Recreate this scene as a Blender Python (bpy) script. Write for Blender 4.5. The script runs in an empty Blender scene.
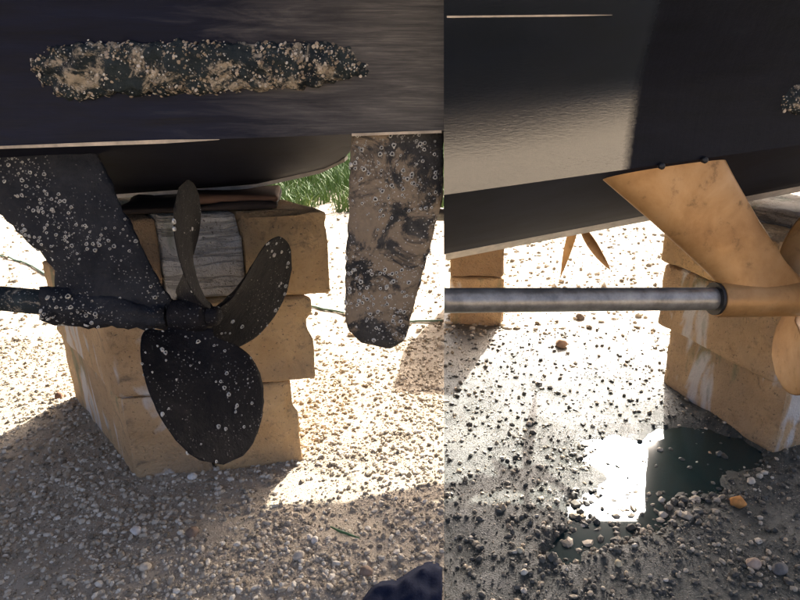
import bpy, bmesh, math, random
import numpy as np
from mathutils import Vector, Matrix, noise as mnoise

# ------------------------------------------------------------------ camera, sky, sun, exposure
scene = bpy.context.scene
FPX, PITCH, CAMH = 620.0, math.radians(20), 1.0          # focal length in photo pixels (800 wide)
cd = bpy.data.cameras.new('camera'); cam = bpy.data.objects.new('camera', cd)
scene.collection.objects.link(cam); scene.camera = cam
cam.location = (0, 0, CAMH); cam.rotation_euler = (math.pi/2 - PITCH, 0, 0)
cd.sensor_fit = 'HORIZONTAL'; cd.sensor_width = 36; cd.lens = FPX/800*36; cd.shift_x = -44/800
cd.clip_start = 0.02; cd.clip_end = 500

SUN_AZ, SUN_EL = math.radians(18.5), math.radians(33)
world = bpy.data.worlds.new('World'); scene.world = world; world.use_nodes = True
wn = world.node_tree.nodes; wl = world.node_tree.links
sky = wn.new('ShaderNodeTexSky'); sky.sky_type = 'NISHITA'; sky.sun_disc = False
sky.sun_elevation = SUN_EL; sky.sun_rotation = SUN_AZ; sky.dust_density = 7.0; sky.ozone_density = 0.0; sky.air_density = 0.3; sky.altitude = 0
wl.new(sky.outputs[0], wn['Background'].inputs[0]); wn['Background'].inputs[1].default_value = 0.15
sd = bpy.data.lights.new('sun', 'SUN'); sd.energy = 5.0; sd.angle = math.radians(0.55); sd.color = (1, .95, .87)
sun = bpy.data.objects.new('sun', sd); scene.collection.objects.link(sun)
sv = Vector((math.sin(SUN_AZ)*math.cos(SUN_EL), math.cos(SUN_AZ)*math.cos(SUN_EL), math.sin(SUN_EL)))
sun.rotation_euler = sv.to_track_quat('Z', 'Y').to_euler(); sun.location = (2, 6, 5)
vs = scene.view_settings; vs.view_transform = 'Standard'; vs.look = 'None'; vs.exposure = 2.2; vs.gamma = 1
vs.use_curve_mapping = False

# ------------------------------------------------------------------ pixel helpers (photo pixels, 800 x 600)
CP, SP = math.cos(PITCH), math.sin(PITCH)
def ray(px, py):
    a = (px-444)/FPX; b = (300-py)/FPX
    return np.array([a, b*SP+CP, b*CP-SP])
def ground_at(px, py, z=0.0):
    r = ray(px, py); return np.array([0, 0, CAMH]) + r*(z-CAMH)/r[2]
def at_y(px, py, Y):
    r = ray(px, py); return np.array([0, 0, CAMH]) + r*Y/r[1]

# ------------------------------------------------------------------ object helpers
COL = scene.collection
def link(name, mesh, mat=None, parent=None, loc=(0, 0, 0), label=None, cat=None, group=None, kind=None):
    o = bpy.data.objects.new(name, mesh); COL.objects.link(o); o.location = loc
    if mat and mesh is not None: mesh.materials.append(mat)
    if parent: o.parent = parent
    if label: o['label'] = label
    if cat: o['category'] = cat
    if group: o['group'] = group
    if kind: o['kind'] = kind
    return o
def mesh_from(name, verts, faces, smooth=True):
    m = bpy.data.meshes.new(name); m.from_pydata([tuple(map(float, v)) for v in verts], [], faces); m.validate(); m.update()
    bm = bmesh.new(); bm.from_mesh(m); bmesh.ops.recalc_face_normals(bm, faces=bm.faces); bm.to_mesh(m); bm.free()
    if smooth: m.polygons.foreach_set('use_smooth', [True]*len(m.polygons))
    return m
def mesh_np(name, V, F, smooth=False):
    """fast triangle mesh"""
    m = bpy.data.meshes.new(name); n = len(F)
    m.vertices.add(len(V)); m.vertices.foreach_set('co', np.ascontiguousarray(V, np.float32).ravel())
    m.loops.add(n*3); m.loops.foreach_set('vertex_index', np.ascontiguousarray(F, np.int32).ravel())
    m.polygons.add(n); m.polygons.foreach_set('loop_start', np.arange(0, n*3, 3, dtype=np.int32))
    m.polygons.foreach_set('loop_total', np.full(n, 3, np.int32))
    m.polygons.foreach_set('use_smooth', np.full(n, smooth))
    m.update(calc_edges=True); return m
def smooth_angle(m, ang=40):
    m.polygons.foreach_set('use_smooth', [True]*len(m.polygons))
    try: m.set_sharp_from_angle(angle=math.radians(ang))
    except Exception: pass
def grid_faces(nu, nv, wrap_v=False, off=0):
    f = []
    for i in range(nu-1):
        for j in range(nv if wrap_v else nv-1):
            a = i*nv+j; b = i*nv+(j+1) % nv; f.append((off+a, off+b, off+b+nv, off+a+nv))
    return f
def lathe(axis_o, axis_d, prof, n=28):
    """prof: list of (distance along axis, radius)"""
    d = Vector(axis_d).normalized(); o = Vector(axis_o); e = d.orthogonal().normalized(); g = d.cross(e)
    V = []
    for s, r in prof:
        for k in range(n):
            t = 2*math.pi*k/n; V.append(o+d*s+(e*math.cos(t)+g*math.sin(t))*r)
    F = grid_faces(len(prof), n, True); F.append(list(range(n))[::-1]); F.append([(len(prof)-1)*n+k for k in range(n)])
    return V, F
def jitter(m, amp, scale, seed=0):
    """roughen a mesh along its normals"""
    m.update()
    nr = [v.normal.copy() for v in m.vertices]
    for v, n in zip(m.vertices, nr):
        v.co += n*amp*mnoise.fractal(v.co*scale+Vector((seed*3.1, seed*7.7, 0)), 0.6, 2.0, 4)

# ------------------------------------------------------------------ materials
def new_mat(name):
    m = bpy.data.materials.new(name); m.use_nodes = True
    nt = m.node_tree; return m, nt, nt.nodes['Principled BSDF']
def N(nt, t, **kw):
    n = nt.nodes.new(t)
    for k, v in kw.items():
        if k.startswith('i_'):
            key = k[2:]; key = int(key) if key.isdigit() else key.replace('_', ' ')
            n.inputs[key].default_value = v
        else: setattr(n, k, v)
    return n
def coords(nt, scale=(1, 1, 1), kind='Object', rot=(0, 0, 0)):
    tc = N(nt, 'ShaderNodeTexCoord'); mp = N(nt, 'ShaderNodeMapping'); mp.inputs['Scale'].default_value = scale
    mp.inputs['Rotation'].default_value = rot
    nt.links.new(tc.outputs[kind], mp.inputs[0]); return mp.outputs[0]
def noise(nt, vec, scale, detail=6, rough=0.6, dist=0):
    n = N(nt, 'ShaderNodeTexNoise'); n.inputs['Scale'].default_value = scale; n.inputs['Detail'].default_value = detail
    n.inputs['Roughness'].default_value = rough; n.inputs['Distortion'].default_value = dist
    nt.links.new(vec, n.inputs['Vector']); return n.outputs['Fac']
def ramp(nt, fac, stops):
    r = N(nt, 'ShaderNodeValToRGB'); cr = r.color_ramp
    while len(cr.elements) < len(stops): cr.elements.new(0.5)
    for e, (p, c) in zip(cr.elements, stops):
        e.position = p; e.color = (c[0], c[1], c[2], 1) if not isinstance(c, (int, float)) else (c, c, c, 1)
    nt.links.new(fac, r.inputs[0]); return r.outputs[0]
def mix(nt, fac, a, b, mode='MIX'):
    n = N(nt, 'ShaderNodeMix', data_type='RGBA', blend_type=mode)
    for s, v in ((0, fac), (6, a), (7, b)):
        if isinstance(v, (int, float)): n.inputs[s].default_value = v
        elif isinstance(v, tuple): n.inputs[s].default_value = (v[0], v[1], v[2], 1)
        else: nt.links.new(v, n.inputs[s])
    return n.outputs[2]
def math_n(nt, op, a, b=0.0):
    n = N(nt, 'ShaderNodeMath', operation=op)
    for s, v in ((0, a), (1, b)):
        if isinstance(v, (int, float)): n.inputs[s].default_value = v
        else: nt.links.new(v, n.inputs[s])
    return n.outputs[0]
def bump(nt, bsdf, height, strength=0.4, dist=0.01):
    b = N(nt, 'ShaderNodeBump'); b.inputs['Strength'].default_value = strength; b.inputs['Distance'].default_value = dist
    nt.links.new(height, b.inputs['Height']); nt.links.new(b.outputs[0], bsdf.inputs['Normal'])
def setc(nt, bsdf, col, rough=None, spec=None, metal=None):
    if isinstance(col, tuple): bsdf.inputs['Base Color'].default_value = (*col, 1)
    else: nt.links.new(col, bsdf.inputs['Base Color'])
    if rough is not None:
        if isinstance(rough, (int, float)): bsdf.inputs['Roughness'].default_value = rough
        else: nt.links.new(rough, bsdf.inputs['Roughness'])
    if spec is not None: bsdf.inputs['Specular IOR Level'].default_value = spec
    if metal is not None: bsdf.inputs['Metallic'].default_value = metal

def mat_hull_old():
    m, nt, b = new_mat('worn_navy_antifoul')
    v = coords(nt, (1.2, 6, 10)); n1 = noise(nt, v, 4, 8, .65, .6)
    v2 = coords(nt, (2.5, 20, 60), rot=(0, .06, 0)); n2 = noise(nt, v2, 5, 8, .72, .5)
    c = ramp(nt, n1, [(.30, (.002, .003, .009)), (.58, (.003, .006, .022)), (.72, (.006, .011, .028)), (.88, (.02, .024, .03))])
    # the after part of the panel is rubbed through to a brown grey
    sx = N(nt, 'ShaderNodeSeparateXYZ'); nt.links.new(coords(nt), sx.inputs[0])
    wear = N(nt, 'ShaderNodeMapRange'); wear.inputs[1].default_value = 1.42; wear.inputs[2].default_value = 1.85
    warp = math_n(nt, 'ADD', sx.outputs[0], math_n(nt, 'MULTIPLY', math_n(nt, 'SUBTRACT', n1, .5), .7)); nt.links.new(warp, wear.inputs[0])
    c2 = ramp(nt, n2, [(.25, (.08, .074, .062)), (.5, (.17, .155, .127)), (.76, (.38, .34, .28))])
    c = mix(nt, math_n(nt, 'MULTIPLY', wear.outputs[0], .62), c, c2)
    r = ramp(nt, n2, [(.3, .42), (.7, .68)])
    setc(nt, b, c, r, .25); bump(nt, b, n2, .15, .003); return m
def mat_hull_new(xcut):
    m, nt, b = new_mat('fresh_dark_antifoul')
    v = coords(nt, (1.2, 6, 10)); n1 = noise(nt, v, 4, 6, .6)
    v2 = coords(nt, (5, 60, 70)); n2 = noise(nt, v2, 5, 6, .65)
    c = ramp(nt, n1, [(.3, (.002, .003, .006)), (.6, (.004, .005, .010)), (.8, (.008, .010, .015))])
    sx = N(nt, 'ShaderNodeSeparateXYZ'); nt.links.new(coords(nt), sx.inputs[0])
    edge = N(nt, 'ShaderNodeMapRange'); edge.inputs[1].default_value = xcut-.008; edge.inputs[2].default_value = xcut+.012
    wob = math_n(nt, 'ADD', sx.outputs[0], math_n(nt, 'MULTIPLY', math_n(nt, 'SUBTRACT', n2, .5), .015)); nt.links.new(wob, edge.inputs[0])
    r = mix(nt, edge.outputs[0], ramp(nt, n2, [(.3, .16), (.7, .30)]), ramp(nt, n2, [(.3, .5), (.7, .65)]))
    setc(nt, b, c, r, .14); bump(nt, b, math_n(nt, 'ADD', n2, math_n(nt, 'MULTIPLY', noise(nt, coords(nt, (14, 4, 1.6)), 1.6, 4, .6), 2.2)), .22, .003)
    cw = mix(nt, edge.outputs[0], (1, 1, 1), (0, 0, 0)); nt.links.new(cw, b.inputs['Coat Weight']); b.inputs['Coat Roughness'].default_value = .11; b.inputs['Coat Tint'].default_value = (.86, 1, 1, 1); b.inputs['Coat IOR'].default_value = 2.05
    cb = N(nt, 'ShaderNodeBump'); cb.inputs['Strength'].default_value = .14; cb.inputs['Distance'].default_value = .0022
    nt.links.new(math_n(nt, 'ADD', n2, math_n(nt, 'MULTIPLY', noise(nt, coords(nt, (16, 4, 2.5)), 1.6, 5, .6), 3.0)), cb.inputs['Height']); nt.links.new(cb.outputs[0], b.inputs['Coat Normal'])
    return m
def mat_fouled(name, dark=(.007, .008, .012), mid=(.024, .025, .028), tan=None, speck=.5, tlo=.48, tsc=7):
    m, nt, b = new_mat(name)
    v = coords(nt); n1 = noise(nt, v, 14, 8, .7, .4); n2 = noise(nt, v, 60, 5, .7); n3 = noise(nt, v, tsc, 8, .75, .5)
    c = ramp(nt, n1, [(.35, dark), (.6, mid), (.8, tuple(min(1, x*2) for x in mid))])
    if tan: c = mix(nt, ramp(nt, n3, [(tlo, 0.0), (tlo+.07, 1.0)]), c, mix(nt, n2, tan, tuple(x*.45 for x in tan)))
    vo = N(nt, 'ShaderNodeTexVoronoi', feature='F1'); vo.inputs['Scale'].default_value = 150; nt.links.new(v, vo.inputs['Vector'])
    sp = ramp(nt, vo.outputs['Distance'], [(.14, 1.0), (.24, 0.0)])
    sp = math_n(nt, 'MULTIPLY', sp, ramp(nt, noise(nt, v, 16, 4, .6), [(.44, 0.0), (.58, 1.0)]))
    c = mix(nt, math_n(nt, 'MULTIPLY', sp, speck), c, (.5, .48, .43))
    setc(nt, b, c, .7, .2); bump(nt, b, math_n(nt, 'ADD', n2, n1), .8, .006); return m
def mat_bronze():
    m, nt, b = new_mat('bare_bronze')
    v = coords(nt); n1 = noise(nt, v, 9, 7, .65, .3); n2 = noise(nt, v, 90, 4, .6); n3 = noise(nt, v, 22, 6, .7)
    c = ramp(nt, n1, [(.3, (.28, .14, .045)), (.5, (.40, .22, .08)), (.7, (.47, .28, .12))])
    c = mix(nt, ramp(nt, n3, [(.58, 0.0), (.72, .75)]), c, (.12, .065, .025))
    setc(nt, b, c, ramp(nt, n3, [(.3, .36), (.7, .55)]), .5, .35); bump(nt, b, n2, .18, .002); return m
def mat_steel():
    m, nt, b = new_mat('shaft_steel')
    v = coords(nt); n1 = noise(nt, v, 25, 6, .7); n2 = noise(nt, coords(nt, (4, 80, 80)), 3, 4, .6)
    c = ramp(nt, n1, [(.35, (.19, .18, .16)), (.6, (.36, .34, .30)), (.75, (.46, .43, .37))])
    setc(nt, b, c, ramp(nt, n1, [(.3, .28), (.7, .48)]), .5, .6); bump(nt, b, n2, .06, .002); return m
def mat_stone(name, a, bcol, smear=False, green=False, crack=False):
    m, nt, b = new_mat(name)
    v = coords(nt); n1 = noise(nt, v, 6, 8, .65, .5); n2 = noise(nt, v, 45, 6, .7); n3 = noise(nt, v, 14, 7, .7, 1.0)
    c = ramp(nt, n1, [(.3, a), (.5, tuple((x+y)/2 for x, y in zip(a, bcol))), (.72, bcol)])
    c = mix(nt, ramp(nt, n3, [(.57, 0.0), (.70, .65)]), c, (.10, .085, .065))
    c = mix(nt, ramp(nt, n2, [(.56, 0.0), (.72, .6)]), c, (.17, .12, .075))
    n5 = noise(nt, v, 130, 3, .6); c = mix(nt, ramp(nt, n5, [(.63, 0.0), (.68, .8)]), c, (.11, .085, .06)); n6 = noise(nt, v, 2.5, 4, .6); c = mix(nt, ramp(nt, n6, [(.4, .45), (.6, 0.0)]), c, (.26, .20, .14))
    if smear:
        vs_ = coords(nt, (9, 9, 3.2), rot=(.35, 0, 0)); ns = noise(nt, vs_, 1.1, 4, .5, .6)
        c = mix(nt, ramp(nt, ns, [(.55, 0.0), (.61, .85)]), c, (.62, .60, .56))
    if green:
        ng = noise(nt, coords(nt, (8, 8, 2)), 1.6, 4, .55); c = mix(nt, ramp(nt, ng, [(.56, 0.0), (.66, .6)]), c, (.12, .17, .10))
    h = math_n(nt, 'ADD', n2, n3)
    if crack:
        nc = noise(nt, coords(nt, (2, 2, 20)), 1.3, 5, .6, .7); ck = ramp(nt, nc, [(.46, 0.0), (.5, 1.0), (.54, 0.0)])
        c = mix(nt, math_n(nt, 'MULTIPLY', ck, .35), c, (.10, .09, .075)); h = math_n(nt, 'SUBTRACT', h, math_n(nt, 'MULTIPLY', ck, .8))
    setc(nt, b, c, .88, .25); bump(nt, b, math_n(nt, 'SUBTRACT', h, n5), .8, .012); return m
def mat_wood(name, a, bcol):
    m, nt, b = new_mat(name)
    n1 = noise(nt, coords(nt, (3, 40, 40)), 2, 6, .65, .4)
    setc(nt, b, ramp(nt, n1, [(.3, a), (.7, bcol)]), .8, .3); bump(nt, b, n1, .4, .004); return m
def mat_plain(name, col, rough, spec=.4, var=.35, scale=30, metal=0.0):
    m, nt, b = new_mat(name); n1 = noise(nt, coords(nt), scale, 6, .65)
    setc(nt, b, ramp(nt, n1, [(.3, tuple(x*(1-var) for x in col)), (.7, tuple(min(1, x*(1+var)) for x in col))]), rough, spec, metal)
    bump(nt, b, n1, .3, .003); return m
def mat_pebbles(name, stops, rough, spec):
    m, nt, b = new_mat(name); g = N(nt, 'ShaderNodeNewGeometry')
    c = ramp(nt, g.outputs['Random Per Island'], stops)
    n1 = noise(nt, coords(nt), 140, 4, .6); c = mix(nt, math_n(nt, 'MULTIPLY', n1, .5), c, (.19, .16, .12))
    setc(nt, b, c, rough, spec); return m
M = {}
def mat_ground():
    m, nt, b = new_mat('yard_ground'); v = coords(nt)
    n1 = noise(nt, v, 5, 8, .65); n2 = noise(nt, v, 60, 6, .7); n3 = noise(nt, v, 240, 4, .7); n4 = noise(nt, v, 2.2, 5, .6, .5)
    dry = mix(nt, n2, ramp(nt, n1, [(.3, (.36, .30, .222)), (.7, (.585, .505, .39))]), (.30, .245, .178))
    wet = mix(nt, n2, ramp(nt, n1, [(.32, (.018, .024, .022)), (.52, (.048, .055, .047)), (.72, (.125, .122, .095))]), (.036, .042, .036))
    # the soaked side dries out again away from the boat
    g = N(nt, 'ShaderNodeNewGeometry'); sx = N(nt, 'ShaderNodeSeparateXYZ'); nt.links.new(g.outputs['Position'], sx.inputs[0])
    far = N(nt, 'ShaderNodeMapRange'); far.inputs[1].default_value = 1.9; far.inputs[2].default_value = 2.9
    nt.links.new(math_n(nt, 'ADD', sx.outputs[1], math_n(nt, 'MULTIPLY', math_n(nt, 'SUBTRACT', n4, .5), 2.4)), far.inputs[0])
    back = N(nt, 'ShaderNodeMapRange'); back.inputs[1].default_value = .35; back.inputs[2].default_value = -.4
    nt.links.new(math_n(nt, 'ADD', sx.outputs[1], math_n(nt, 'MULTIPLY', math_n(nt, 'SUBTRACT', n4, .5), 1.0)), back.inputs[0])
    dryf = math_n(nt, 'MAXIMUM', far.outputs[0], back.outputs[0])
    wetc = mix(nt, dryf, wet, dry)
    side = math_n(nt, 'GREATER_THAN', sx.outputs[0], 0.0)
    c = mix(nt, side, dry, wetc)
    wetness = math_n(nt, 'MULTIPLY', side, math_n(nt, 'SUBTRACT', 1.0, dryf))
    r = mix(nt, wetness, (.92, .92, .92), ramp(nt, n1, [(.35, .17), (.65, .46)]))
    setc(nt, b, c, r, .4); bump(nt, b, math_n(nt, 'ADD', n2, n3), .7, .006); return m

M['hull_old'] = mat_hull_old()
M['bottom'] = mat_plain('matte_bottom_paint', (.007, .008, .016), .75, .12, .5, 6)
M['fouled'] = mat_fouled('fouled_metal')
M['fouled_blade'] = mat_fouled('fouled_blade', (.002, .002, .004), (.013, .011, .011), None, .35)
M['fouled_rudder'] = mat_fouled('fouled_rudder', (.014, .015, .016), (.06, .055, .048), (.31, .235, .155), .8, .47, 11)
M['fouled_fairing'] = mat_fouled('fouled_fairing', (.005, .008, .011), (.022, .030, .031), (.46, .38, .27), .7, .545, 16)
M['barnacle'] = mat_plain('barnacle_shell', (.52, .49, .42), .8, .3, .4, 120)
M['crust'] = None
M['bronze'] = mat_bronze(); M['steel'] = mat_steel()
M['dark_rubber'] = mat_plain('dark_rubber', (.012, .012, .013), .5)
M['edge'] = mat_plain('pale_edge', (.46, .37, .26), .6)
M['shoe'] = mat_plain('keel_shoe_metal', (.56, .50, .42), .5, .5, .35, 18)
M['stone'] = mat_stone('tan_block', (.50, .30, .125), (.69, .475, .245))
M['stone_smear'] = mat_stone('tan_block_smeared', (.42, .265, .13), (.60, .415, .23), True, True)
M['stone_grey'] = mat_stone('pale_weathered_block', (.48, .45, .39), (.66, .62, .54), False, True, True)
M['stone_dark'] = mat_stone('brown_block', (.26, .16, .085), (.38, .26, .15))
M['wood_dark'] = mat_wood('dark_timber', (.016, .013, .012), (.06, .042, .032))
M['wood_red'] = mat_wood('red_brown_timber', (.09, .045, .028), (.19, .105, .065))
M['ground'] = mat_ground()
M['crust'] = mat_pebbles('shell_crust', [(0, (.05, .05, .045)), (.3, (.20, .15, .10)), (.7, (.42, .33, .23)), (1, (.62, .55, .45))], .88, .2)
M['gravel'] = mat_pebbles('dry_gravel', [(0, (.15, .122, .086)), (.35, (.41, .347, .255)), (.75, (.60, .52, .40)), (1, (.77, .71, .59))], .9, .2)
M['gravel_wet'] = mat_pebbles('damp_gravel', [(0, (.018, .022, .02)), (.42, (.05, .054, .046)), (.64, (.13, .115, .085)), (.8, (.38, .30, .19)), (1, (.68, .60, .47))], .6, .35)
M['grass'] = mat_pebbles('grass_blades', [(0, (.03, .085, .012)), (.5, (.06, .15, .025)), (1, (.14, .22, .05))], .7, .2)
M['hose'] = mat_plain('green_hose', (.10, .16, .11), .55)
M['cloth'] = mat_plain('navy_cloth', (.010, .014, .032), .9, .1, .3, 200)
def mat_water():
    m, nt, b = new_mat('puddle_water'); n1 = noise(nt, coords(nt), 9, 3, .5)
    setc(nt, b, (.008, .024, .026), .15, .7); b.inputs['IOR'].default_value = 1.33; b.inputs['Coat Weight'].default_value = .0
    bump(nt, b, n1, .03, .004); return m
M['water'] = mat_water()

# ------------------------------------------------------------------ ground
rng = np.random.default_rng(7)
TBL = rng.random((256, 256))
def vnoise(x, y, s, k=0):
    x = np.asarray(x)/s+k*17.3; y = np.asarray(y)/s+k*9.7
    xi = np.floor(x).astype(int); yi = np.floor(y).astype(int); fx = x-xi; fy = y-yi
    fx = fx*fx*(3-2*fx); fy = fy*fy*(3-2*fy)
    g = lambda a, b: TBL[a % 256, b % 256]
    return (g(xi, yi)*(1-fx)+g(xi+1, yi)*fx)*(1-fy)+(g(xi, yi+1)*(1-fx)+g(xi+1, yi+1)*fx)*fy-.5
PUD = [(556, 552, .025), (600, 522, .05), (632, 488, .10), (655, 462, .145), (690, 450, .12), (722, 445, .085), (742, 450, .04)]
PUDP = [(*ground_at(a, b)[:2], w*1.2) for a, b, w in PUD]
WATER_Z = -0.0155
def pud_mask(x, y):
    best = np.full(np.shape(x), 9.0)
    for (x0, y0, w0), (x1, y1, w1) in zip(PUDP[:-1], PUDP[1:]):
        dx, dy = x1-x0, y1-y0; t = np.clip(((x-x0)*dx+(y-y0)*dy)/(dx*dx+dy*dy), 0, 1)
        d = np.hypot(x-x0-t*dx, y-y0-t*dy)/(w0+(w1-w0)*t); best = np.minimum(best, d)
    return best
def ground_h(x, y):
    x = np.asarray(x, float); y = np.asarray(y, float)
    near = np.clip((9-np.hypot(x, y-1.5))/6, 0, 1)
    z = .016*vnoise(x, y, .45, 1)+.012*vnoise(x, y, .13, 2)+.008*vnoise(x, y, .05, 3)+.005*vnoise(x, y, .022, 4)
    z = z*near*np.where(x > 0, .9, .8)
    m = pud_mask(x+.07*vnoise(x, y, .08, 5)+.03*vnoise(x, y, .03, 7), y+.07*vnoise(x, y, .08, 6)+.03*vnoise(x, y, .03, 8))
    s = np.clip((1.55-m)/1.15, 0, 1); s = s*s*(3-2*s)
    return z-.030*s*np.where(x > 0, 1, 0)
def axis(fine0, fine1, step, lo, hi):
    a = list(np.arange(fine0, fine1+1e-9, step)); s = step
    while a[-1] < hi: s *= 1.25; a.append(a[-1]+s)
    s = step; b = []
    p = a[0]
    while p > lo: s *= 1.25; p -= s; b.append(p)
    return np.array(b[::-1]+a)
gx = axis(-1.8, 1.8, .0125, -120, 120); gy = axis(.75, 2.9, .0125, -60, 240)
i0 = np.argmin(np.abs(gx)); gx[i0] = 0
GX, GY = np.meshgrid(gx, gy); GZ = ground_h(GX, GY)
nX, nY = len(gx), len(gy); idx = np.arange(nX*nY).reshape(nY, nX)
a, b_, c_, d_ = idx[:-1, :-1].ravel(), idx[:-1, 1:].ravel(), idx[1:, 1:].ravel(), idx[1:, :-1].ravel()
gm = mesh_np('ground', np.stack([GX.ravel(), GY.ravel(), GZ.ravel()], 1), np.concatenate([np.stack([a, b_, c_], 1), np.stack([a, c_, d_], 1)]), True)
link('ground', gm, M['ground'], kind='structure', label='stony boatyard ground, dry and pale on the left, soaked on the right')

wp = [p for p in PUDP]
V = [(0, 0, 0)]; cx = np.mean([p[0] for p in wp]); cy = np.mean([p[1] for p in wp])
xs = np.linspace(min(p[0]-p[2]*1.35 for p in wp), max(p[0]+p[2]*1.35 for p in wp), 90)
ys = np.linspace(min(p[1]-p[2]*1.35 for p in wp), max(p[1]+p[2]*1.35 for p in wp), 90)
WX, WY = np.meshgrid(xs, ys); mk = pud_mask(WX, WY) < 1.5
V = []; F = []; vid = {}
for i in range(89):
    for j in range(89):
        if mk[i, j] and mk[i+1, j] and mk[i, j+1] and mk[i+1, j+1]:
            q = []
            for (ii, jj) in ((i, j), (i, j+1), (i+1, j+1), (i+1, j)):
                if (ii, jj) not in vid: vid[(ii, jj)] = len(V); V.append((WX[ii, jj], WY[ii, jj], WATER_Z))
                q.append(vid[(ii, jj)])
            F.append(q)
link('puddle', mesh_from('puddle', V, F), M['water'], kind='structure', label='still dark puddle glaring in the sun beside the stone blocks')

# ------------------------------------------------------------------ hulls (cross sections at constant X)
class Hull:
    """near chine, keel and far chine as functions of X; panel = the near side above the chine, leaning out over the camera"""
    def __init__(s, pts, tilt):
        s.pts = pts; s.tilt = tilt
    def chine(s, X): return (s.pts['cd'](X), s.pts['cz'](X))
    def panel(s, X, t):            # t metres up from the chine
        d, z = s.chine(X); dd = np.interp(t, *s.tilt); return np.array([X, d+dd, z+t])
    def hit(s, px, py, off=0.0):   # where a pixel's ray meets the panel
        r = ray(px, py); best = None
        for t in np.linspace(0, .6, 1201):
            X = 0.0
            Y = 1.0
            for _ in range(4):
                X = r[0]*Y/r[1]; Y = s.panel(X, t)[1]
            zz = CAMH+r[2]*Y/r[1]; e = abs(zz-(s.chine(X)[1]+t))
            if best is None or e < best[0]: best = (e, X, t)
        return best[1], best[2]
lin = lambda x0, y0, x1, y1: (lambda X: y0+(y1-y0)*(X-x0)/(x1-x0))
# left hull: chine seen from (0,147) to (444,131)
p0 = at_y(0, 147, 1.08); p1 = at_y(444, 131, 1.07)
kx = [-6, at_y(60, 197, 1.62)[0], at_y(257, 183, 1.62)[0], at_y(332, 166, 1.62)[0], at_y(346, 157, 1.62)[0], at_y(353, 146, 1.62)[0], 0]
kz = [.58, at_y(60, 197, 1.62)[2], at_y(257, 183, 1.62)[2], at_y(332, 166, 1.62)[2], at_y(346, 157, 1.62)[2], at_y(353, 143, 1.62)[2], at_y(353, 143, 1.62)[2]+.01]
LEFT = Hull(dict(cd=lin(p0[0], p0[1], p1[0], p1[1]), cz=lin(p0[0], p0[2], p1[0], p1[2]), kd=lambda X: 1.62, kz=lambda X: float(np.interp(X, kx, kz)), fd=lambda X: 2.80),
            ([0, .05, .12, .22, .35, .6, .75], [0, -.010, -.030, -.075, -.15, -.25, -.27]))
q0 = at_y(444, 195, 1.03); q1 = at_y(800, 145, 1.23)
k0 = at_y(444, 252, 1.65); k1 = at_y(690, 205, 1.78)
RIGHT = Hull(dict(cd=lin(q0[0], q0[1], q1[0], q1[1]), cz=lin(q0[0], q0[2], q1[0], q1[2]), kd=lin(k0[0], k0[1], k1[0], k1[1]), kz=lin(k0[0], k0[2], k1[0], k1[2]), fd=lin(0, 2.45, 1, 2.57)),
             ([0, .05, .10, .16, .22, .35, .6, .75], [0, -.0005, -.004, -.023, -.060, -.14, -.24, -.26]))
KT = .026
def hull_mesh(H, x0, x1, n):
    ts = [.75, .6, .35, .28, .22, .16, .12, .08, .05, .025, 0]; V = []; nv = None
    for X in np.linspace(x0, x1, n):
        X = float(X); d, z = H.chine(X); kd, kz, fd = H.pts['kd'](X), H.pts['kz'](X), H.pts['fd'](X)
        sec = [tuple(H.panel(X, t)) for t in ts]
        for q in (.25, .5, .75): sec.append((X, d+(kd-KT-d)*q, z+(kz-z)*q-.012*math.sin(math.pi*q)))
        sec += [(X, kd-KT, kz), (X, kd+KT, kz)]
        sec += [(X, (kd+fd)/2, (kz+z)/2-.012), (X, fd, z), (X, fd+.30, z+.30), (X, fd+.45, z+.75)]
        nv = len(sec); V += sec
    F = grid_faces(n, nv, True); F.append(list(range(nv))[::-1]); F.append([(n-1)*nv+k for k in range(nv)])
    m = mesh_from('hull', V, F); smooth_angle(m, 24)
    bi = set(range(len(ts)-1, nv-2))           # section edges from the near chine round to the far one are bottom paint
    m.polygons.foreach_set('material_index', [1 if (len(p.vertices) == 4 and min(v % nv for v in p.vertices) in bi and max(v % nv for v in p.vertices)-min(v % nv for v in p.vertices) == 1) else 0 for p in m.polygons])
    return m
def rel(m, base):
    m.transform(Matrix.Translation(-Vector(base))); return m
def boat(name, label, base, cat='boat'):
    return link(name, None, loc=base, label=label, cat=cat)
LB = (-1.8, 1.62, 0.0); RB = (1.6, 1.8, 0.0)
boat_l = boat('boat', 'dark hull with barnacle-fouled strut, propeller and rudder over dry gravel', LB)
boat_r = boat('boat', 'cleaned dark hull with bare bronze strut and bright shaft over wet ground', RB)
def part(name, m, mat, parent, base, kind=None, label=None, sub=None):
    rel(m, base); return link(name, m, mat, parent if sub is None else sub, kind=kind, label=label)
def strip_x(H, xs, fn, thick=.004):
    pass

SEAM = -.0003
hl = part('hull', hull_mesh(LEFT, -5.2, -SEAM, 120), M['hull_old'], boat_l, LB); hl.data.materials.append(M['bottom'])
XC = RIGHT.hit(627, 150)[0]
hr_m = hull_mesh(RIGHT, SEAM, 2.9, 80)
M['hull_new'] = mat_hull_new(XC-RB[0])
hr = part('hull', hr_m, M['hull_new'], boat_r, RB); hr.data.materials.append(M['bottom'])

def bar(pts, w, h, side=(0, 1, 0), up=(0, 0, 1)):
    """rectangular bar along a list of points; w across side, h along up (each may be a list)"""
    V = []; s = Vector(side); u = Vector(up)
    for i, p in enumerate(pts):
        ww = w[i] if isinstance(w, (list, tuple)) else w; hh = h[i] if isinstance(h, (list, tuple)) else h
        p = Vector(p)
        V += [p-s*ww-u*hh, p+s*ww-u*hh, p+s*ww+u*hh, p-s*ww+u*hh]
    F = grid_faces(len(pts), 4, True); F += [[3, 2, 1, 0], [len(V)-4+k for k in range(4)]]
    return mesh_from('bar', V, F, False)
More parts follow.
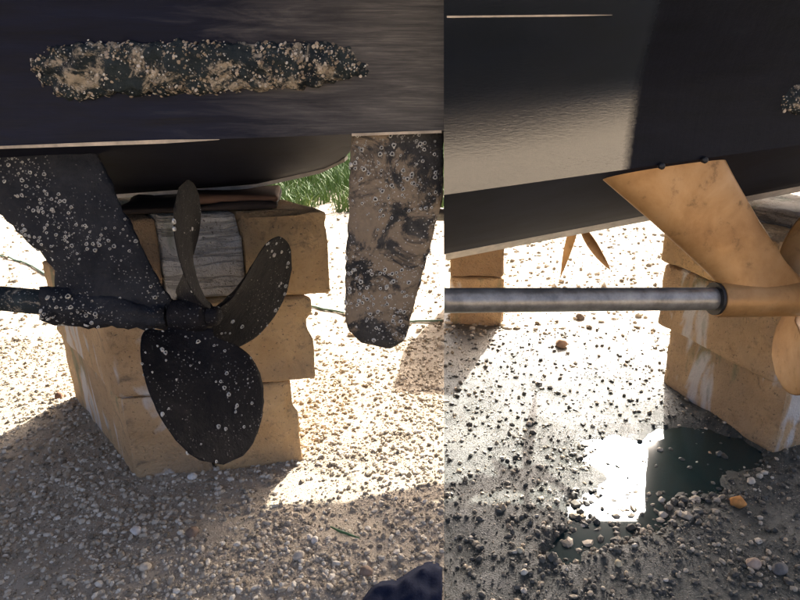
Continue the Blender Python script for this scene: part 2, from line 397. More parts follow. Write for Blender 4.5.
# pale bare edge along the left hull's chine, its lit look painted in
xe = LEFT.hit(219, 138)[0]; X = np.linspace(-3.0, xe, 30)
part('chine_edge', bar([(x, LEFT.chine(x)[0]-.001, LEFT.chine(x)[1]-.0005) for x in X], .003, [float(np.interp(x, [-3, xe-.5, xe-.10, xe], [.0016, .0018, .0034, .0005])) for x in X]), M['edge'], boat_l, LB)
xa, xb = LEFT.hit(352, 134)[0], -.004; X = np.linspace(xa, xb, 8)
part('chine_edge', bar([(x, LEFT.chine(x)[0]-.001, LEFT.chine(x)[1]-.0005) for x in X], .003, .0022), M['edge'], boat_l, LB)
# keel shoes
X = np.linspace(-4, kx[4], 60)
part('keel_shoe', bar([(x, 1.62, LEFT.pts['kz'](x)-.004) for x in X], KT+.002, .005), M['shoe'], boat_l, LB)
X = np.linspace(.004, 2.7, 40)
V = []
for x in X:
    k_d, k_z = RIGHT.pts['kd'](x), RIGHT.pts['kz'](x)
    V += [(x, k_d-.040, k_z+.012), (x, k_d-.036, k_z+.004), (x, k_d, k_z-.024), (x, k_d+.036, k_z+.004), (x, k_d+.040, k_z+.012)]
part('keel_shoe', mesh_from('shoe', V, grid_faces(len(X), 5, True)+[[0, 1, 2, 3, 4], [len(V)-1-k for k in range(5)]], False), M['shoe'], boat_r, RB)
# pale waterline stripe on the right hull
xq, tq = RIGHT.hit(612, 15); xw, tw = RIGHT.hit(446, 17); X = np.linspace(.004, xq, 14)
part('waterline_stripe', bar([RIGHT.panel(x, np.interp(x, [xw, xq], [tw, tq]))-np.array([0, .0005, 0]) for x in X], .0012, [.0012]*10+[.001, .0008, .0005, .0002]), M['edge'], boat_r, RB)

# ------------------------------------------------------------------ barnacles
def barnacles(m, n, rmin, rmax, seed, keep=None):
    r = random.Random(seed); m.calc_loop_triangles(); tri = []; acc = []; tot = 0
    vs_ = m.vertices
    for t in m.loop_triangles:
        if t.normal.y > .35: continue
        tot += t.area; tri.append(t); acc.append(tot)
    import bisect
    V = []; F = []; got = 0; tries = 0
    while got < n and tries < n*30:
        tries += 1
        t = tri[min(bisect.bisect(acc, r.random()*tot), len(tri)-1)]
        u, w = r.random(), r.random()
        if u+w > 1: u, w = 1-u, 1-w
        A, B, C = (vs_[i].co for i in t.vertices); p = A+(B-A)*u+(C-A)*w
        cl = mnoise.noise(p*9+Vector((seed, 0, 0)))
        if cl*1.5+r.random()*.8 < .38: continue
        if keep and not keep(p, r): continue
        nrm = t.normal; e = nrm.orthogonal().normalized(); g = nrm.cross(e)
        R = rmin+(rmax-rmin)*r.random()**2.5; k = 8; o = len(V); hgt = R*r.uniform(.45, .8); ph = r.random()*6
        el = r.uniform(.75, 1.0)
        for rr, hh in ((1.0, -.15), (.78, .8), (.60, .9), (.50, .25)):
            for i in range(k):
                a = 2*math.pi*i/k+ph; wob = 1+.12*math.sin(3*a+o)
                V.append(p+(e*math.cos(a)+g*math.sin(a)*el)*R*rr*wob+nrm*hgt*hh)
        for q in range(3):
            for i in range(k): F.append((o+q*k+i, o+q*k+(i+1) % k, o+(q+1)*k+(i+1) % k, o+(q+1)*k+i))
        F.append([o+3*k+i for i in range(k)]); got += 1
    m2 = mesh_from('barnacles', V, F, False)
    m2.materials.append(M['barnacle']); m2.materials.append(M['dark_rubber'])
    m2.polygons.foreach_set('material_index', [1 if len(p.vertices) == 8 else 0 for p in m2.polygons]); return m2

# ------------------------------------------------------------------ struts, shafts, rudder
def strut_mesh(left, right, y0, y1, plane, thick, n=26, k=20):
    """left / right: (py, px) edges of the blade in the photo; plane(px) gives its Y"""
    V = []; ly, lx = zip(*left); ry, rx = zip(*right)
    for i in range(n):
        py = y0+(y1-y0)*i/(n-1); a = np.interp(py, ly, lx); b = np.interp(py, ry, rx)
        A = Vector(at_y(a, py, plane(a))); B = Vector(at_y(b, py, plane(b))); ch = (B-A)
        nrm = Vector((0, 1, 0))
        for j in range(k):
            t = 2*math.pi*j/k; s = .5-.5*math.cos(t); th = thick*(1+1.0*max(0, (i/(n-1)-.72)/.28)**2)*math.sin(t)*(1-.25*s)
            V.append(A+ch*s+nrm*th)
    F = grid_faces(n, k, True); F += [list(range(k))[::-1], [(n-1)*k+j for j in range(k)]]
    return mesh_from('strut', V, F)
# left shaft line
A = Vector(at_y(-60, 293, 1.16)); Hub = Vector(at_y(193, 316, 1.13)); ax = (Hub-A).normalized()
pl = lambda px: float(np.interp(px, [-60, 191], [1.16, 1.13]))
ms = strut_mesh([(120, -90), (140, -76), (268, 56), (300, 52), (318, 58)], [(120, 84), (150, 96), (200, 119), (250, 144), (285, 161), (300, 172), (318, 172)], 120, 316, pl, .017, 40, 28)
jitter(ms, .005, 45, 1)
st_l = part('strut', ms, M['fouled'], boat_l, LB, label='strut blackened by fouling and dotted with barnacles')
def along(px, A, ax):
    lo, hi = -3, 3
    for _ in range(50):
        mid = (lo+hi)/2; v = A+ax*mid; x = 444+FPX*v.x/(v.y*CP-(v.z-CAMH)*SP)
        if x < px: lo = mid
        else: hi = mid
    return lo
def lmesh(o, d, prof, n=28):
    V, F = lathe(o, d, prof, n); m = mesh_from('lathe', V, F); smooth_angle(m, 50); return m
s0, s1 = along(48, A, ax), along(170, A, ax)
prof = [(s0, .026), (s0+.004, .036), (s0+.02, .042)]+[(s0+.02+(s1-s0-.03)*i/14, .041-.010*i/14) for i in range(1, 15)]+[(s1-.004, .030), (s1, .027)]
mb = lmesh(A, ax, prof, 32); jitter(mb, .011, 38, 3)
brl = part('barrel', mb, M['fouled'], boat_l, LB, sub=st_l)
msh = lmesh(A, ax, [(-2.9+2.95*i/60+(s0+.02)*i/60, .0235) for i in range(61)], 20); jitter(msh, .0035, 50, 5)
part('propeller_shaft', msh, M['fouled_fairing'], boat_l, LB, label='fouled propeller shaft')
keepc = lambda p, r: True
bs = barnacles(st_l.data, 520, .0006, .0046, 11); link('barnacles', bs, None, st_l, kind='stuff')
bs = barnacles(brl.data, 90, .0012, .006, 12); link('barnacles', bs, None, st_l, kind='stuff')

# right shaft and strut
RA = Vector(at_y(444, 300.5, 1.08)); RHub = Vector(at_y(811, 298, 1.255)); rax = (RHub-RA).normalized()
rpl = lambda px: float(np.interp(px, [444, 838], [1.08, 1.27]))
ms = strut_mesh([(130, 548), (175, 597), (225, 655), (268, 702), (284, 718), (300, 722)], [(130, 712), (155, 723), (178, 735), (222, 760), (262, 786), (280, 803), (300, 815)], 130, 299, rpl, .022, 36, 28)
st_r = part('strut', ms, M['bronze'], boat_r, RB, label='smooth bare bronze strut')
t0, t1 = along(716, RA, rax), along(798, RA, rax)
prof = [(t0, .031), (t0+.001, .036), (t0+.006, .0385)]+[(t0+.006+(t1-t0-.012)*i/8, .039) for i in range(1, 9)]+[(t1-.002, .037), (t1, .030)]
part('barrel', lmesh(RA, rax, prof, 40), M['bronze'], boat_r, RB, sub=st_r)
part('bearing_sleeve', lmesh(RA, rax, [(t0-.006, .0275), (t0-.006, .034), (t0+.01, .034), (t0+.01, .0275)], 32), M['dark_rubber'], boat_r, RB, sub=st_r)
mshr = lmesh(RA, rax, [(-.03+(t0+.08)*i/20, .0235) for i in range(21)], 32)
for v in mshr.vertices: v.co.x = max(v.co.x, .0004)
part('propeller_shaft', mshr, M['steel'], boat_r, RB)
for px, py in ((661, 164.5), (704, 158)):
    x, t = RIGHT.hit(px, py-1)
    p = RIGHT.panel(x, 0)+np.array([0, -.002, -.002])
    part('bolt', lmesh(p-np.array([0, .008, 0]), (0, 1, 0), [(0, .004), (.002, .0062), (.012, .0062)], 10), M['dark_rubber'], boat_r, RB, sub=st_r)

# rudder of the left boat (an outline seen from the side, given a foil thickness)
RY = 1.10
out = [(353, 120), (352, 134), (350, 180), (347, 240), (345, 290), (345, 318), (350, 333), (362, 342), (380, 346), (396, 347), (404, 342), (409, 325), (420, 285), (432, 240), (441, 205), (447, 180), (450, 150), (450, 120)]
ys = np.linspace(120, 346.5, 44); le = [(120, 353), (134, 352), (180, 350), (240, 347), (290, 345), (318, 345), (333, 350), (342, 362), (345.5, 378), (346.6, 386)]
te = [(120, 450), (150, 450), (180, 447), (205, 441), (240, 432), (285, 420), (325, 409), (340, 405), (345.5, 399), (346.6, 392)]
V = []; K = 26
for py in ys:
    a = np.interp(py, *zip(*le)); b = np.interp(py, *zip(*te)); Aa = at_y(a, py, RY); Bb = at_y(b, py, RY)
    Bb[0] = min(Bb[0], -.001)
    for j in range(K):
        t = 2*math.pi*j/K; s = .5-.5*math.cos(t)
        V.append(Vector(Aa+(Bb-Aa)*s)+Vector((0, 1, 0))*(.017*math.sin(t)*min(1, (347.5-py)/14+.25)))
mr = mesh_from('rudder', V, grid_faces(44, K, True)+[list(range(K))[::-1], [43*K+j for j in range(K)]]); jitter(mr, .003, 45, 8)
for v in mr.vertices: v.co.x = min(v.co.x, -.0005)
rd = part('rudder', mr, M['fouled_rudder'], boat_l, LB, label='rudder blade patched black and rust brown, dotted with barnacles')
bs = barnacles(rd.data, 520, .0009, .0050, 21, lambda p, r: p.x < 1.795-.004); link('barnacles', bs, None, rd, kind='stuff')

# ------------------------------------------------------------------ propellers
def blade_mesh(R, rh, pitch, cmax, skew, rake, hand=1, wp=1.32, wq=.45, n=34, k=20, thick=.011):
    """helical leaf blade pointing along +Z, shaft along +X"""
    V = []
    for i in range(n):
        s = i/(n-1); r = rh*.7+(R-rh*.7)*s
        w = cmax*(max(0, math.sin(math.pi*s**wp))**wq if 0 < s < 1 else 0)
        w = max(w, cmax*.34*(1-s)**1.2, .002)
        phi = math.atan(pitch/(2*math.pi*max(r, .05)))
        cs = skew*(s**1.7)
        th = thick*(1-s)**.8+.0022
        for j in range(k):
            t = 2*math.pi*j/k; c = -.5*math.cos(t)*w+cs; hgt = .5*th*math.sin(t)*min(1, w/.03)
            tang = c*math.cos(phi)-hgt*math.sin(phi); axl = c*math.sin(phi)+hgt*math.cos(phi)+rake*s
            an = hand*tang/max(r, .06)*.85
            V.append((axl, math.sin(an)*r, math.cos(an)*r))
    F = grid_faces(n, k, True); F += [list(range(k))[::-1], [(n-1)*k+j for j in range(k)]]
    return mesh_from('blade', V, F)
def frame(o, axd):
    x = Vector(axd).normalized(); y = Vector((0, 0, 1)).cross(x).normalized(); z = x.cross(y)
    return Matrix(((x.x, y.x, z.x, o[0]), (x.y, y.y, z.y, o[1]), (x.z, y.z, z.z, o[2]), (0, 0, 0, 1)))
def propeller(parent, base, hub, axd, angles, mat, prm, hubprof, label=None, rough=0):
    ob = link('propeller', None, parent=parent, loc=Vector(hub)-Vector(base), label=label)
    fr = frame((0, 0, 0), axd)
    V, F = lathe((0, 0, 0), (1, 0, 0), hubprof, 28); mh = mesh_from('hub', V, F); smooth_angle(mh, 45); mh.transform(fr)
    if rough: jitter(mh, rough, 50, 2)
    link('hub', mh, mat, ob); bl = []
    for i, a in enumerate(angles):
        mb = blade_mesh(**prm); mb.transform(Matrix.Rotation(-math.radians(a), 4, 'X')); mb.transform(fr)
        if rough: jitter(mb, rough, 55, i+4)
        bl.append(link('blade', mb, mat, ob))
    return ob, bl
hp = [(-.04, .026), (-.035, .033), (0, .034), (.03, .029), (.036, .018), (.038, .020), (.052, .018), (.058, .010)]
PR = dict(R=.280, rh=.034, pitch=.395, cmax=.32, skew=.095, rake=.068, hand=-1)
pr_l, bl = propeller(boat_l, LB, Hub, Vector((math.cos(math.radians(-10)), math.sin(math.radians(-10)), .067)), (-3.6, 104, 224.4), M['fouled_blade'], PR, hp, 'three-bladed propeller blackened and ringed with barnacles', .0012)
for i, b_ in enumerate(bl):
    bs = barnacles(b_.data, (40, 60, 130)[i], .0009, .0056, 31+i); link('barnacles', bs, None, pr_l, kind='stuff')
PR2 = dict(PR)
pr_r, _ = propeller(boat_r, RB, RHub, rax, (168, 285, 0), M['bronze'], PR2, hp)
# the far propeller of the cleaned boat, under the other side of its keel
FH = at_y(579, 218, 2.15)
pr_f, _ = propeller(boat_r, RB, FH, rax, (147, 237, 327, 57), M['bronze'], dict(PR, R=.275, cmax=.040, hand=1, skew=.05, rake=.0, pitch=.5, wp=.8, wq=.7), hp)
mf = lmesh(FH, rax, [(-.62, .022), (.0, .022)], 20); part('propeller_shaft', mf, M['steel'], boat_r, RB)
mf = bar([Vector(FH)+Vector((-.12, 0, 0)), Vector(FH)+Vector((-.20, .03, .42))], .012, .012, (0, 1, 0), (1, 0, 0)); part('strut', mf, M['bronze'], boat_r, RB)

# ------------------------------------------------------------------ fairing with crust on the left hull, its twin's end on the right hull
def fairing_mesh(H, top, bot, n=110, k=22, depth=.034, xmax=None):
    """top / bot: lists of (px, py) along the outline"""
    pxs = np.linspace(top[0][0], top[-1][0], n); V = []
    cache = {}
    for i, px in enumerate(pxs):
        ty = np.interp(px, *zip(*top)); by = np.interp(px, *zip(*bot)); x0, t0 = H.hit(px, ty); x1, t1 = H.hit(px, by)
        e = min(1, 6*min(i, n-1-i)/(n-1)+.12); x = (x0+x1)/2
        if xmax is not None: x = max(min(x, xmax), -9)
        for j in range(k):
            a = math.pi*j/(k-1); t = (t0+t1)/2+(t0-t1)/2*math.cos(a)
            p = H.panel(x, t); p[1] += .012-depth*e*math.sin(a)**.45-.0; p[2] -= .006*math.sin(a)*e; V.append(p)
    F = grid_faces(n, k, True); F += [list(range(k))[::-1], [(n-1)*k+j for j in range(k)]]
    return mesh_from('fairing', V, F)
mfa = fairing_mesh(LEFT, [(29, 60), (36, 53), (50, 47), (80, 42), (220, 41), (330, 42), (362, 45), (373, 58)], [(29, 72), (40, 92), (52, 97), (100, 97), (220, 92), (330, 85), (362, 77), (373, 62)])
jitter(mfa, .0085, 42, 9)
fa = part('hull_fairing', mfa, M['fouled_fairing'], boat_l, LB, label='long round-ended fairing crusted with beige shell growth')
def crust(m, n, seed, rmin, rmax, keep):
    r = random.Random(seed); pol = [p for p in m.polygons if p.normal.y < .2]; V = []; F = []; got = 0; tr = 0
    while got < n and tr < n*40:
        tr += 1; p = r.choice(pol); c = p.center
        if not keep(c, r): continue
        R = rmin+(rmax-rmin)*r.random()**2; o = len(V); nrm = p.normal.copy(); e = nrm.orthogonal().normalized(); g = nrm.cross(e)
        off = (e*r.uniform(-1, 1)+g*r.uniform(-1, 1))*.006; k = 7; ph = r.random()*6; sq = r.uniform(.6, 1)
        for rr, hh in ((1, -.3), (.75, .12), (.4, .24)):
            for i in range(k):
                a = 2*math.pi*i/k+ph; V.append(c+off+(e*math.cos(a)+g*math.sin(a)*sq)*R*rr*r.uniform(.7, 1.2)+nrm*R*hh*r.uniform(.7, 1.2))
        for q in range(2):
            for i in range(k): F.append((o+q*k+i, o+q*k+(i+1) % k, o+(q+1)*k+(i+1) % k, o+(q+1)*k+i))
        F.append([o+2*k+i for i in range(k)]); got += 1
    return mesh_from('crust', V, F, False)
kp = lambda c, r: mnoise.fractal(Vector((c.x*19, 3.3, c.z*24)), .6, 2, 3)+.1*r.random() > .10-.18*min(1, max(0, (c.x-.95)*3)) and c.x > .98
mc = crust(fa.data, 1500, 5, .0008, .0042, kp); link('shell_crust', mc, M['crust'], fa, kind='stuff')
mc = crust(fa.data, 300, 6, .0008, .0026, lambda c, r: r.random() < .5); link('shell_crust', mc, M['barnacle'], fa, kind='stuff')
mfr = fairing_mesh(RIGHT, [(774, 97), (780, 88), (800, 80), (1000, 62)], [(774, 99), (786, 111), (800, 114), (1000, 92)], 40)
jitter(mfr, .005, 38, 4); fr_ = part('hull_fairing', mfr, M['fouled_fairing'], boat_r, RB)
mc = crust(fr_.data, 260, 7, .001, .006, lambda c, r: r.random() < .5 and mnoise.noise(Vector((c.x*30, 1.0, c.z*30))) > -.1); link('shell_crust', mc, M['crust'], fr_, kind='stuff')

# ------------------------------------------------------------------ blocks under the keels
def rough_block(dim, seed, r=.014, amp=.006, cuts=15):
    bm = bmesh.new(); bmesh.ops.create_cube(bm, size=1.0)
    bmesh.ops.subdivide_edges(bm, edges=bm.edges[:], cuts=cuts, use_grid_fill=True)
    h = Vector(dim)/2
    for v in bm.verts:
        p = Vector((v.co.x*dim[0], v.co.y*dim[1], v.co.z*dim[2]))
        # pull the grid lines towards the edges so that the rounding has vertices
        for i in range(3):
            q = p[i]/h[i]; p[i] = h[i]*math.copysign(abs(q)**.6, q)
        rr = r*(1+.6*mnoise.noise(p*6+Vector((seed, 0, 0))))
        inn = Vector([max(-h[i]+rr, min(h[i]-rr, p[i])) for i in range(3)]); d = p-inn
        if d.length > 1e-6: p = inn+d.normalized()*rr
        nn = Vector((seed*5.3, seed*2.1, 0)); f = mnoise.fractal(p*9+nn, .6, 2, 4)+.35*mnoise.fractal(p*40+nn, .6, 2, 3)
        chip = max(0, mnoise.noise(p*11+nn*2)-.35)*.05*(1 if sum(abs(p[i]) > h[i]-.03 for i in range(3)) > 1 else .15)
        dirv = d.normalized() if d.length > 1e-6 else p.normalized()
        v.co = p+dirv*(amp*f-chip)
    m = bpy.data.meshes.new('block'); bm.to_mesh(m); bm.free(); smooth_angle(m, 50); return m
def block(name, x0, x1, y0, y1, z0, z1, rz, pivot, mat, seed, label, cat='block', group=None, r=.011, amp=.004, skew=0.0):
    """a box given in a stack's own axes: x along its front, y away from the camera, about a pivot on the ground"""
    dim = (x1-x0, y1-y0, z1-z0); c = Vector(((x0+x1)/2-math.tan(skew)*(y0+y1)/2, (y0+y1)/2, 0)); c.rotate(Matrix.Rotation(rz, 3, 'Z'))
    m = rough_block(dim, seed, r, amp)
    if skew: m.transform(Matrix(((1, -math.tan(skew), 0, 0), (0, 1, 0, 0), (0, 0, 1, 0), (0, 0, 0, 1))))   # the stones are not cut square
    o = link(name, m, mat, loc=(pivot[0]+c.x, pivot[1]+c.y, (z0+z1)/2), label=label, cat=cat, group=group)
    o.rotation_euler.z = rz; return o
GL = 'blocks carrying the fouled hull'; GR = 'blocks carrying the cleaned hull'; GF = 'blocks of the far stack'
PL = ground_at(137, 478); rz = math.radians(11); SK = math.radians(32)
block('stone_block', 0, .205, 0, .52, -.02, .235, rz, PL, M['stone_smear'], 1, 'tan stone block, bottom left of the stack behind the fouled propeller', 'stone block', GL, skew=SK)
block('stone_block', .209, .435, .004, .50, -.02, .24, rz, PL, M['stone'], 2, 'tan stone block, bottom right of the stack behind the fouled propeller', 'stone block', GL, skew=SK)
block('stone_block', -.012, .20, -.008, .50, .238, .475, rz, PL, M['stone_smear'], 3, 'green-streaked tan block, middle left of the stack, behind the fouled strut', 'stone block', GL, skew=SK)
block('stone_block', .204, .485, .0, .48, .243, .475, rz, PL, M['stone'], 4, 'tan stone block, middle right of the stack behind the fouled propeller', 'stone block', GL, skew=SK)
block('stone_block', .03, .155, .02, .46, .479, .685, rz, PL, M['stone_dark'], 5, 'brown block at the top left of the stack, beside the fouled strut', 'stone block', GL, skew=SK)
block('stone_block', .158, .345, .015, .30, .479, .69, rz, PL, M['stone_grey'], 6, 'pale grey cracked block behind the upright blade of the fouled propeller', 'stone block', GL, skew=SK)
block('stone_block', .348, .538, .0, .20, .479, .69, rz, PL, M['stone'], 7, 'tan block at the top right of the stack, nearest the rudder', 'stone block', GL, skew=SK)

PRR = ground_at(774, 452); rzr = math.radians(22)
block('stone_block', 0, .30, 0, .46, -.02, .215, rzr, PRR, M['stone_smear'], 11, 'tan block with a white smear standing in the puddle', 'stone block', GR)
block('stone_block', -.05, .25, .01, .47, .218, .43, rzr, PRR, M['stone_smear'], 12, 'tan block in the middle of the stack behind the bronze strut', 'stone block', GR)
block('stone_block', -.06, .10, .06, .48, .436, .60, rzr, PRR, M['stone'], 13, 'tan block on top of the stack, left of the bronze strut', 'stone block', GR)
block('stone_block', .105, .36, .03, .48, .434, .64, rzr, PRR, M['stone_grey'], 14, 'pale grey block on top of the stack, right of the bronze strut', 'stone block', GR)
PF = ground_at(503, 326); rzf = math.radians(-4)
block('stone_block', -.225, 0, 0, .36, -.02, .21, rzf, PF, M['stone_smear'], 21, 'shaded lowest block of the far stack below the steel shaft', 'stone block', GF)
block('stone_block', -.225, -.005, .0, .36, .213, .42, rzf, PF, M['stone_dark'], 22, 'brown upper block of the far stack, seen just above the steel shaft', 'stone block', GF)

def board(x0, x1, y0, y1, z0, z1, rz, pivot, mat, seed, label):
    return block('timber_pad', x0, x1, y0, y1, z0, z1, rz, pivot, mat, seed, label, 'timber', None, .008, .002)
zk = LEFT.pts['kz'](-.75)
board(.05, .42, .03, .27, .692, .706, rz, PL, M['wood_dark'], 31, 'dark flat timber pad between the fouled hull and its blocks')
board(.20, .42, .05, .22, .7065, .722, rz, PL, M['wood_red'], 32, 'short reddish timber end sticking out above the tan blocks')

# ------------------------------------------------------------------ gravel
PHI = (1+5**.5)/2
ICO = np.array([(-1, PHI, 0), (1, PHI, 0), (-1, -PHI, 0), (1, -PHI, 0), (0, -1, PHI), (0, 1, PHI), (0, -1, -PHI), (0, 1, -PHI), (PHI, 0, -1), (PHI, 0, 1), (-PHI, 0, -1), (-PHI, 0, 1)])/math.hypot(1, PHI)
ICF = np.array([(0, 11, 5), (0, 5, 1), (0, 1, 7), (0, 7, 10), (0, 10, 11), (1, 5, 9), (5, 11, 4), (11, 10, 2), (10, 7, 6), (7, 1, 8), (3, 9, 4), (3, 4, 2), (3, 2, 6), (3, 6, 8), (3, 8, 9), (4, 9, 5), (2, 4, 11), (6, 2, 10), (8, 6, 7), (9, 8, 1)])
def pebbles(name, x, y, size, mat, seed, label, sink=.25, floor=-9):
    g = np.random.default_rng(seed); n = len(x)
    S = size[:, None]*np.stack([g.uniform(.7, 1.25, n), g.uniform(.6, 1.05, n), g.uniform(.45, .85, n)], 1)
    P = ICO[None]*(1+g.uniform(-.22, .22, (n, 12, 1)))*S[:, None, :]
    a = g.uniform(0, 6.283, n); t = g.normal(0, .35, n)
    ct, st = np.cos(t)[:, None], np.sin(t)[:, None]; X, Y, Z = P[..., 0], P[..., 1], P[..., 2]
    Y, Z = Y*ct-Z*st, Y*st+Z*ct
    ca, sa = np.cos(a)[:, None], np.sin(a)[:, None]; X, Y = X*ca-Y*sa, X*sa+Y*ca
    z0 = np.maximum(ground_h(x, y), floor)+S[:, 2]*(1-2*sink)*.7
    P = np.stack([X+x[:, None], Y+y[:, None], Z+z0[:, None]], -1)
    F = (ICF[None]+(np.arange(n)*12)[:, None, None])
    link(name, mesh_np(name, P.reshape(-1, 3), F.reshape(-1, 3), False), mat, kind='stuff', label=label)
def scatter(n, seed, x0, x1, y0, y1, smin, smax, pw):
    g = np.random.default_rng(seed); y = y0*(y1/y0)**g.random(n); x = x0+(x1-x0)*g.random(n)
    s = smin+(smax-smin)*g.random(n)**pw
    keep = (np.abs(x)-s*.3 > .0005) & (np.abs(x) < .95*y+.25)
    dens = vnoise(x, y, .16, 8)+.6*vnoise(x, y, .5, 9)+g.uniform(-.6, .75, n) > -.1
    k = keep & dens; return x[k], y[k], s[k]
x, y, s = scatter(120000, 1, -2.0, 0, .88, 2.3, .0014, .0092, 6.5)
pebbles('gravel', x, y, s, M['gravel'], 2, 'pale dry pebbles strewn over the left ground')
def near_pebbles(seed, x0, x1, mat, label):
    g = np.random.default_rng(seed); n = 14000; x = x0+(x1-x0)*g.random(n); y = -.6+1.48*g.random(n); s = .0018+.009*g.random(n)**6
    pebbles('gravel', x, y, s, mat, seed, label)
near_pebbles(71, -1.6, 0, M['gravel'], 'pale dry pebbles nearest to the viewer on the left')
near_pebbles(72, 0, 1.5, M['gravel_wet'], 'damp pebbles nearest to the viewer on the right')
x, y, s = scatter(9000, 3, -3.6, 0, 2.2, 5.0, .004, .016, 3.5)
pebbles('gravel', x, y, s, M['gravel'], 4, 'sunlit pale pebbles beyond the left blocks')
x, y, s = scatter(76000, 5, 0, 1.8, .88, 2.4, .0011, .0098, 9.5)
pm = pud_mask(x, y); k = (pm > .95) | (np.random.default_rng(5).random(len(x)) < .12+.25*(y < 1.32)); k &= ~((pm < .7) & (s < .004) & (y > 1.32)); k &= ~((s > .0022) & (y > 1.22) & (np.random.default_rng(6).random(len(x)) < .42)); k &= ~((s > .0030) & (np.random.default_rng(8).random(len(x)) < .15))
pebbles('gravel', x[k], y[k], s[k], M['gravel_wet'], 6, 'damp mixed pebbles around the puddle')
x, y, s = scatter(8000, 7, 0, 3.2, 2.3, 5.0, .004, .018, 3.5)
pebbles('gravel', x, y, s, M['gravel'], 8, 'sunlit pebbles beyond the steel shaft')

g_ = np.random.default_rng(55); n_ = 2200; x = .2+.75*g_.random(n_); y = 1.02+.6*g_.random(n_); pm = pud_mask(x, y)
k = (pm < 1.35) & (g_.random(n_) < np.where(y < 1.34, .70, .07)*np.where(pm > .7, 1, .6)); s = .0035+.009*g_.random(n_)**2.2
pebbles('gravel', x[k], y[k], s[k]+.002, M['gravel_wet'], 9, 'pebbles standing out of the shallow puddle', .30, WATER_Z-.003)

# ------------------------------------------------------------------ grass beyond the left yard
def grass(n, seed, x0, x1, y0, y1, label):
    g = np.random.default_rng(seed); x = x0+(x1-x0)*g.random(n); y = y0*(y1/y0)**g.random(n)
    k = (vnoise(x, y, .5, 3)+.5*vnoise(x, y, .15, 4)+np.clip((y-y0)*.5, 0, .6)+g.uniform(-.2, .2, n)) > .02
    x, y = x[k], y[k]; n = len(x); hgt = g.uniform(.05, .17, n)*(1+vnoise(x, y, .4, 7)); a = g.uniform(0, 6.28, n); w = g.uniform(.003, .008, n); ln = g.normal(0, .5, (n, 2))*hgt[:, None]
    ca, sa = np.cos(a)*w, np.sin(a)*w
    P = np.stack([np.stack([x-ca, y-sa, 0*x-.01], 1), np.stack([x+ca, y+sa, 0*x-.01], 1),
                  np.stack([x+.4*ln[:, 0]+ca*.7, y+.4*ln[:, 1]+sa*.7, hgt*.6], 1), np.stack([x+.4*ln[:, 0]-ca*.7, y+.4*ln[:, 1]-sa*.7, hgt*.6], 1),
                  np.stack([x+ln[:, 0], y+ln[:, 1], hgt], 1)], 1)
    F = np.array([(0, 1, 2), (0, 2, 3), (3, 2, 4)])[None]+(np.arange(n)*5)[:, None, None]
    link('grass', mesh_np('grass', P.reshape(-1, 3), F.reshape(-1, 3)), M['grass'], kind='stuff', label=label)
grass(60000, 11, -6, .1, 4.7, 11, 'bright green grass growing beyond the left yard')

# ------------------------------------------------------------------ hose, cloth, twig, stones
def tube(pts, r, n=10, close=True):
    P = [Vector(p) for p in pts]; V = []
    for i, p in enumerate(P):
        d = (P[min(i+1, len(P)-1)]-P[max(i-1, 0)]).normalized(); e = d.cross(Vector((0, 0, 1))).normalized(); g = e.cross(d)
        rr = r[i] if isinstance(r, (list, tuple)) else r
        for k in range(n): t = 2*math.pi*k/n; V.append(p+(e*math.cos(t)+g*math.sin(t))*rr)
    return mesh_from('tube', V, grid_faces(len(P), n, True)+[list(range(n))[::-1], [len(V)-n+k for k in range(n)]])
hx = [ground_at(a, b) for a, b in ((-60, 246), (0, 259), (30, 266), (58, 277), (150, 290), (240, 299), (310, 307), (370, 317), (410, 322), (443, 325))]
t = np.linspace(0, 1, len(hx)); tt = np.linspace(0, 1, 60)
hp_ = [(min(np.interp(q, t, [h_[0] for h_ in hx]), -.006), np.interp(q, t, [h_[1] for h_ in hx])+.03*math.sin(q*14), 0) for q in tt]
hp_ = [(a, b, float(ground_h(a, b))+.006) for a, b, _ in hp_]
link('garden_hose', tube(hp_, .005), M['hose'], label='thin green hose lying across the sunlit gravel behind the left blocks', cat='hose')
tw = [ground_at(a, b) for a, b in ((331, 533), (340, 537), (350, 541), (360, 545))]
link('green_twig', tube([(p[0], p[1], float(ground_h(p[0], p[1]))+.012) for p in tw], [.0015, .0032, .003, .0012], 8), mat_plain('green_leaf', (.05, .11, .04), .6), label='thin green twig lying on the gravel near the navy cloth', cat='twig')
nu, nv = 34, 30; V = []
for i in range(nu):
    for j in range(nv):
        u = i/(nu-1); w = j/(nv-1); x = -.175+.171*u; yb = .80; yt = .955+.115*min(1, (u*1.5))**.7+.012*math.sin(u*9)
        y = yb+(yt-yb)*w; e = min(1, 6*u)*min(1, 5*(1-w))*min(1, 6*w)
        V.append((x, y, float(ground_h(x, y))-.004+e*(.022+.010*mnoise.noise(Vector((x*22, y*22, 1)))+.006*mnoise.noise(Vector((x*55, y*40, 4))))))
mcl = mesh_from('cloth', V, grid_faces(nu, nv)); ocl = link('cloth', mcl, M['cloth'], label='dark navy cloth lying crumpled on the gravel at the bottom', cat='cloth')
md = ocl.modifiers.new('solid', 'SOLIDIFY'); md.thickness = .004
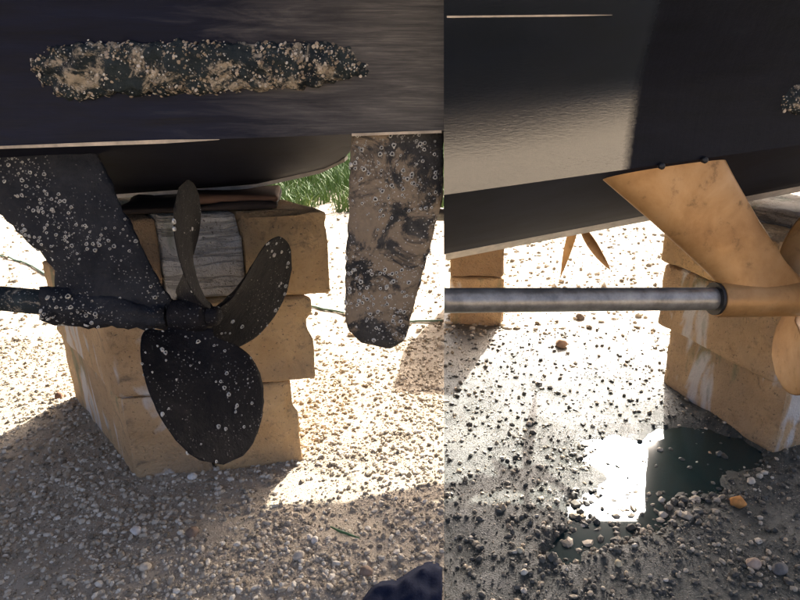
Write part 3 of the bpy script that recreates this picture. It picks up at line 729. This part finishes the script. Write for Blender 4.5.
def stone(px, py, w, col, seed, label, sq=.75):
    p = ground_at(px, py); dep = p[1]*CP+CAMH*SP; R = w*dep/FPX/2
    bm = bmesh.new(); bmesh.ops.create_icosphere(bm, subdivisions=3, radius=1)
    for v in bm.verts:
        c = v.co.copy(); c *= 1+.28*mnoise.noise(c*1.3+Vector((seed, 0, 0)))+.10*mnoise.noise(c*3.1+Vector((0, seed, 0)))
        for nrm in (Vector((.6, -.5, .6)), Vector((-.7, -.3, .5)), Vector((.1, -.9, .2))):
            q = c.dot(nrm.normalized())
            if q > .78: c -= nrm.normalized()*(q-.78)*.8
        v.co = Vector((c.x*R, c.y*R*.85, c.z*R*sq))
    m = bpy.data.meshes.new('stone'); bm.to_mesh(m); bm.free(); smooth_angle(m, 60)
    link('stone', m, mat_plain('stone_%d' % seed, col, .85, .25, .3, 60), loc=(p[0], p[1], float(ground_h(p[0], p[1]))+R*sq*.55), label=label, cat='stone', group='loose stones').rotation_euler.z = seed
TAN = (.44, .38, .30)
for a in [(193, 537, 13, (.20, .14, .10), 1, 'dark brown stone in the gravel below the fouled propeller'),
          (137, 533, 12, (.62, .57, .50), 2, 'pale stone in the gravel just below the corner of the left stack'),
          (146, 571, 12, (.55, .46, .34), 3, 'yellowish stone lowest in the left gravel'),
          (299, 561, 13, TAN, 4, 'flat tan stone left of the navy cloth'),
          (315, 544, 9, (.60, .54, .46), 5, 'small pale stone beside the green twig'),
          (366, 575, 13, (.24, .17, .12), 6, 'brown stone touching the edge of the navy cloth'),
          (193, 478, 9, (.66, .62, .55), 7, 'white stone at the foot of the left stack'),
          (60, 398, 10, (.20, .11, .07), 8, 'dark red brown stone beside the left foot of the stack'),
          (738, 503, 16, (.50, .23, .07), 9, 'bright orange stone in front of the puddle'),
          (711, 448, 11, (.42, .26, .15), 10, 'orange brown stone standing in the puddle near the block'),
          (670, 443, 9, (.40, .28, .20), 11, 'reddish stone standing in the glare of the puddle'),
          (561, 347, 13, (.34, .22, .14), 12, 'brown stone on the bright ground below the steel shaft'),
          (580, 318, 10, (.16, .12, .09), 13, 'dark stone just under the steel shaft'),
          (618, 567, 9, (.52, .44, .28), 14, 'small yellow stone in the dark ground below the puddle'),
          (520, 554, 8, (.56, .48, .32), 15, 'yellowish stone left of the puddle tip'),
          (524, 575, 8, (.62, .56, .44), 16, 'cream stone lowest in the dark left corner of the wet ground'),
          (751, 481, 9, (.58, .50, .38), 17, 'cream stone between the orange stone and the block'),
          (753, 566, 14, (.40, .30, .22), 18, 'reddish tan stone at the lower right'),
          (780, 572, 15, (.15, .14, .125), 19, 'grey stone in the lower right corner')]: stone(*a)
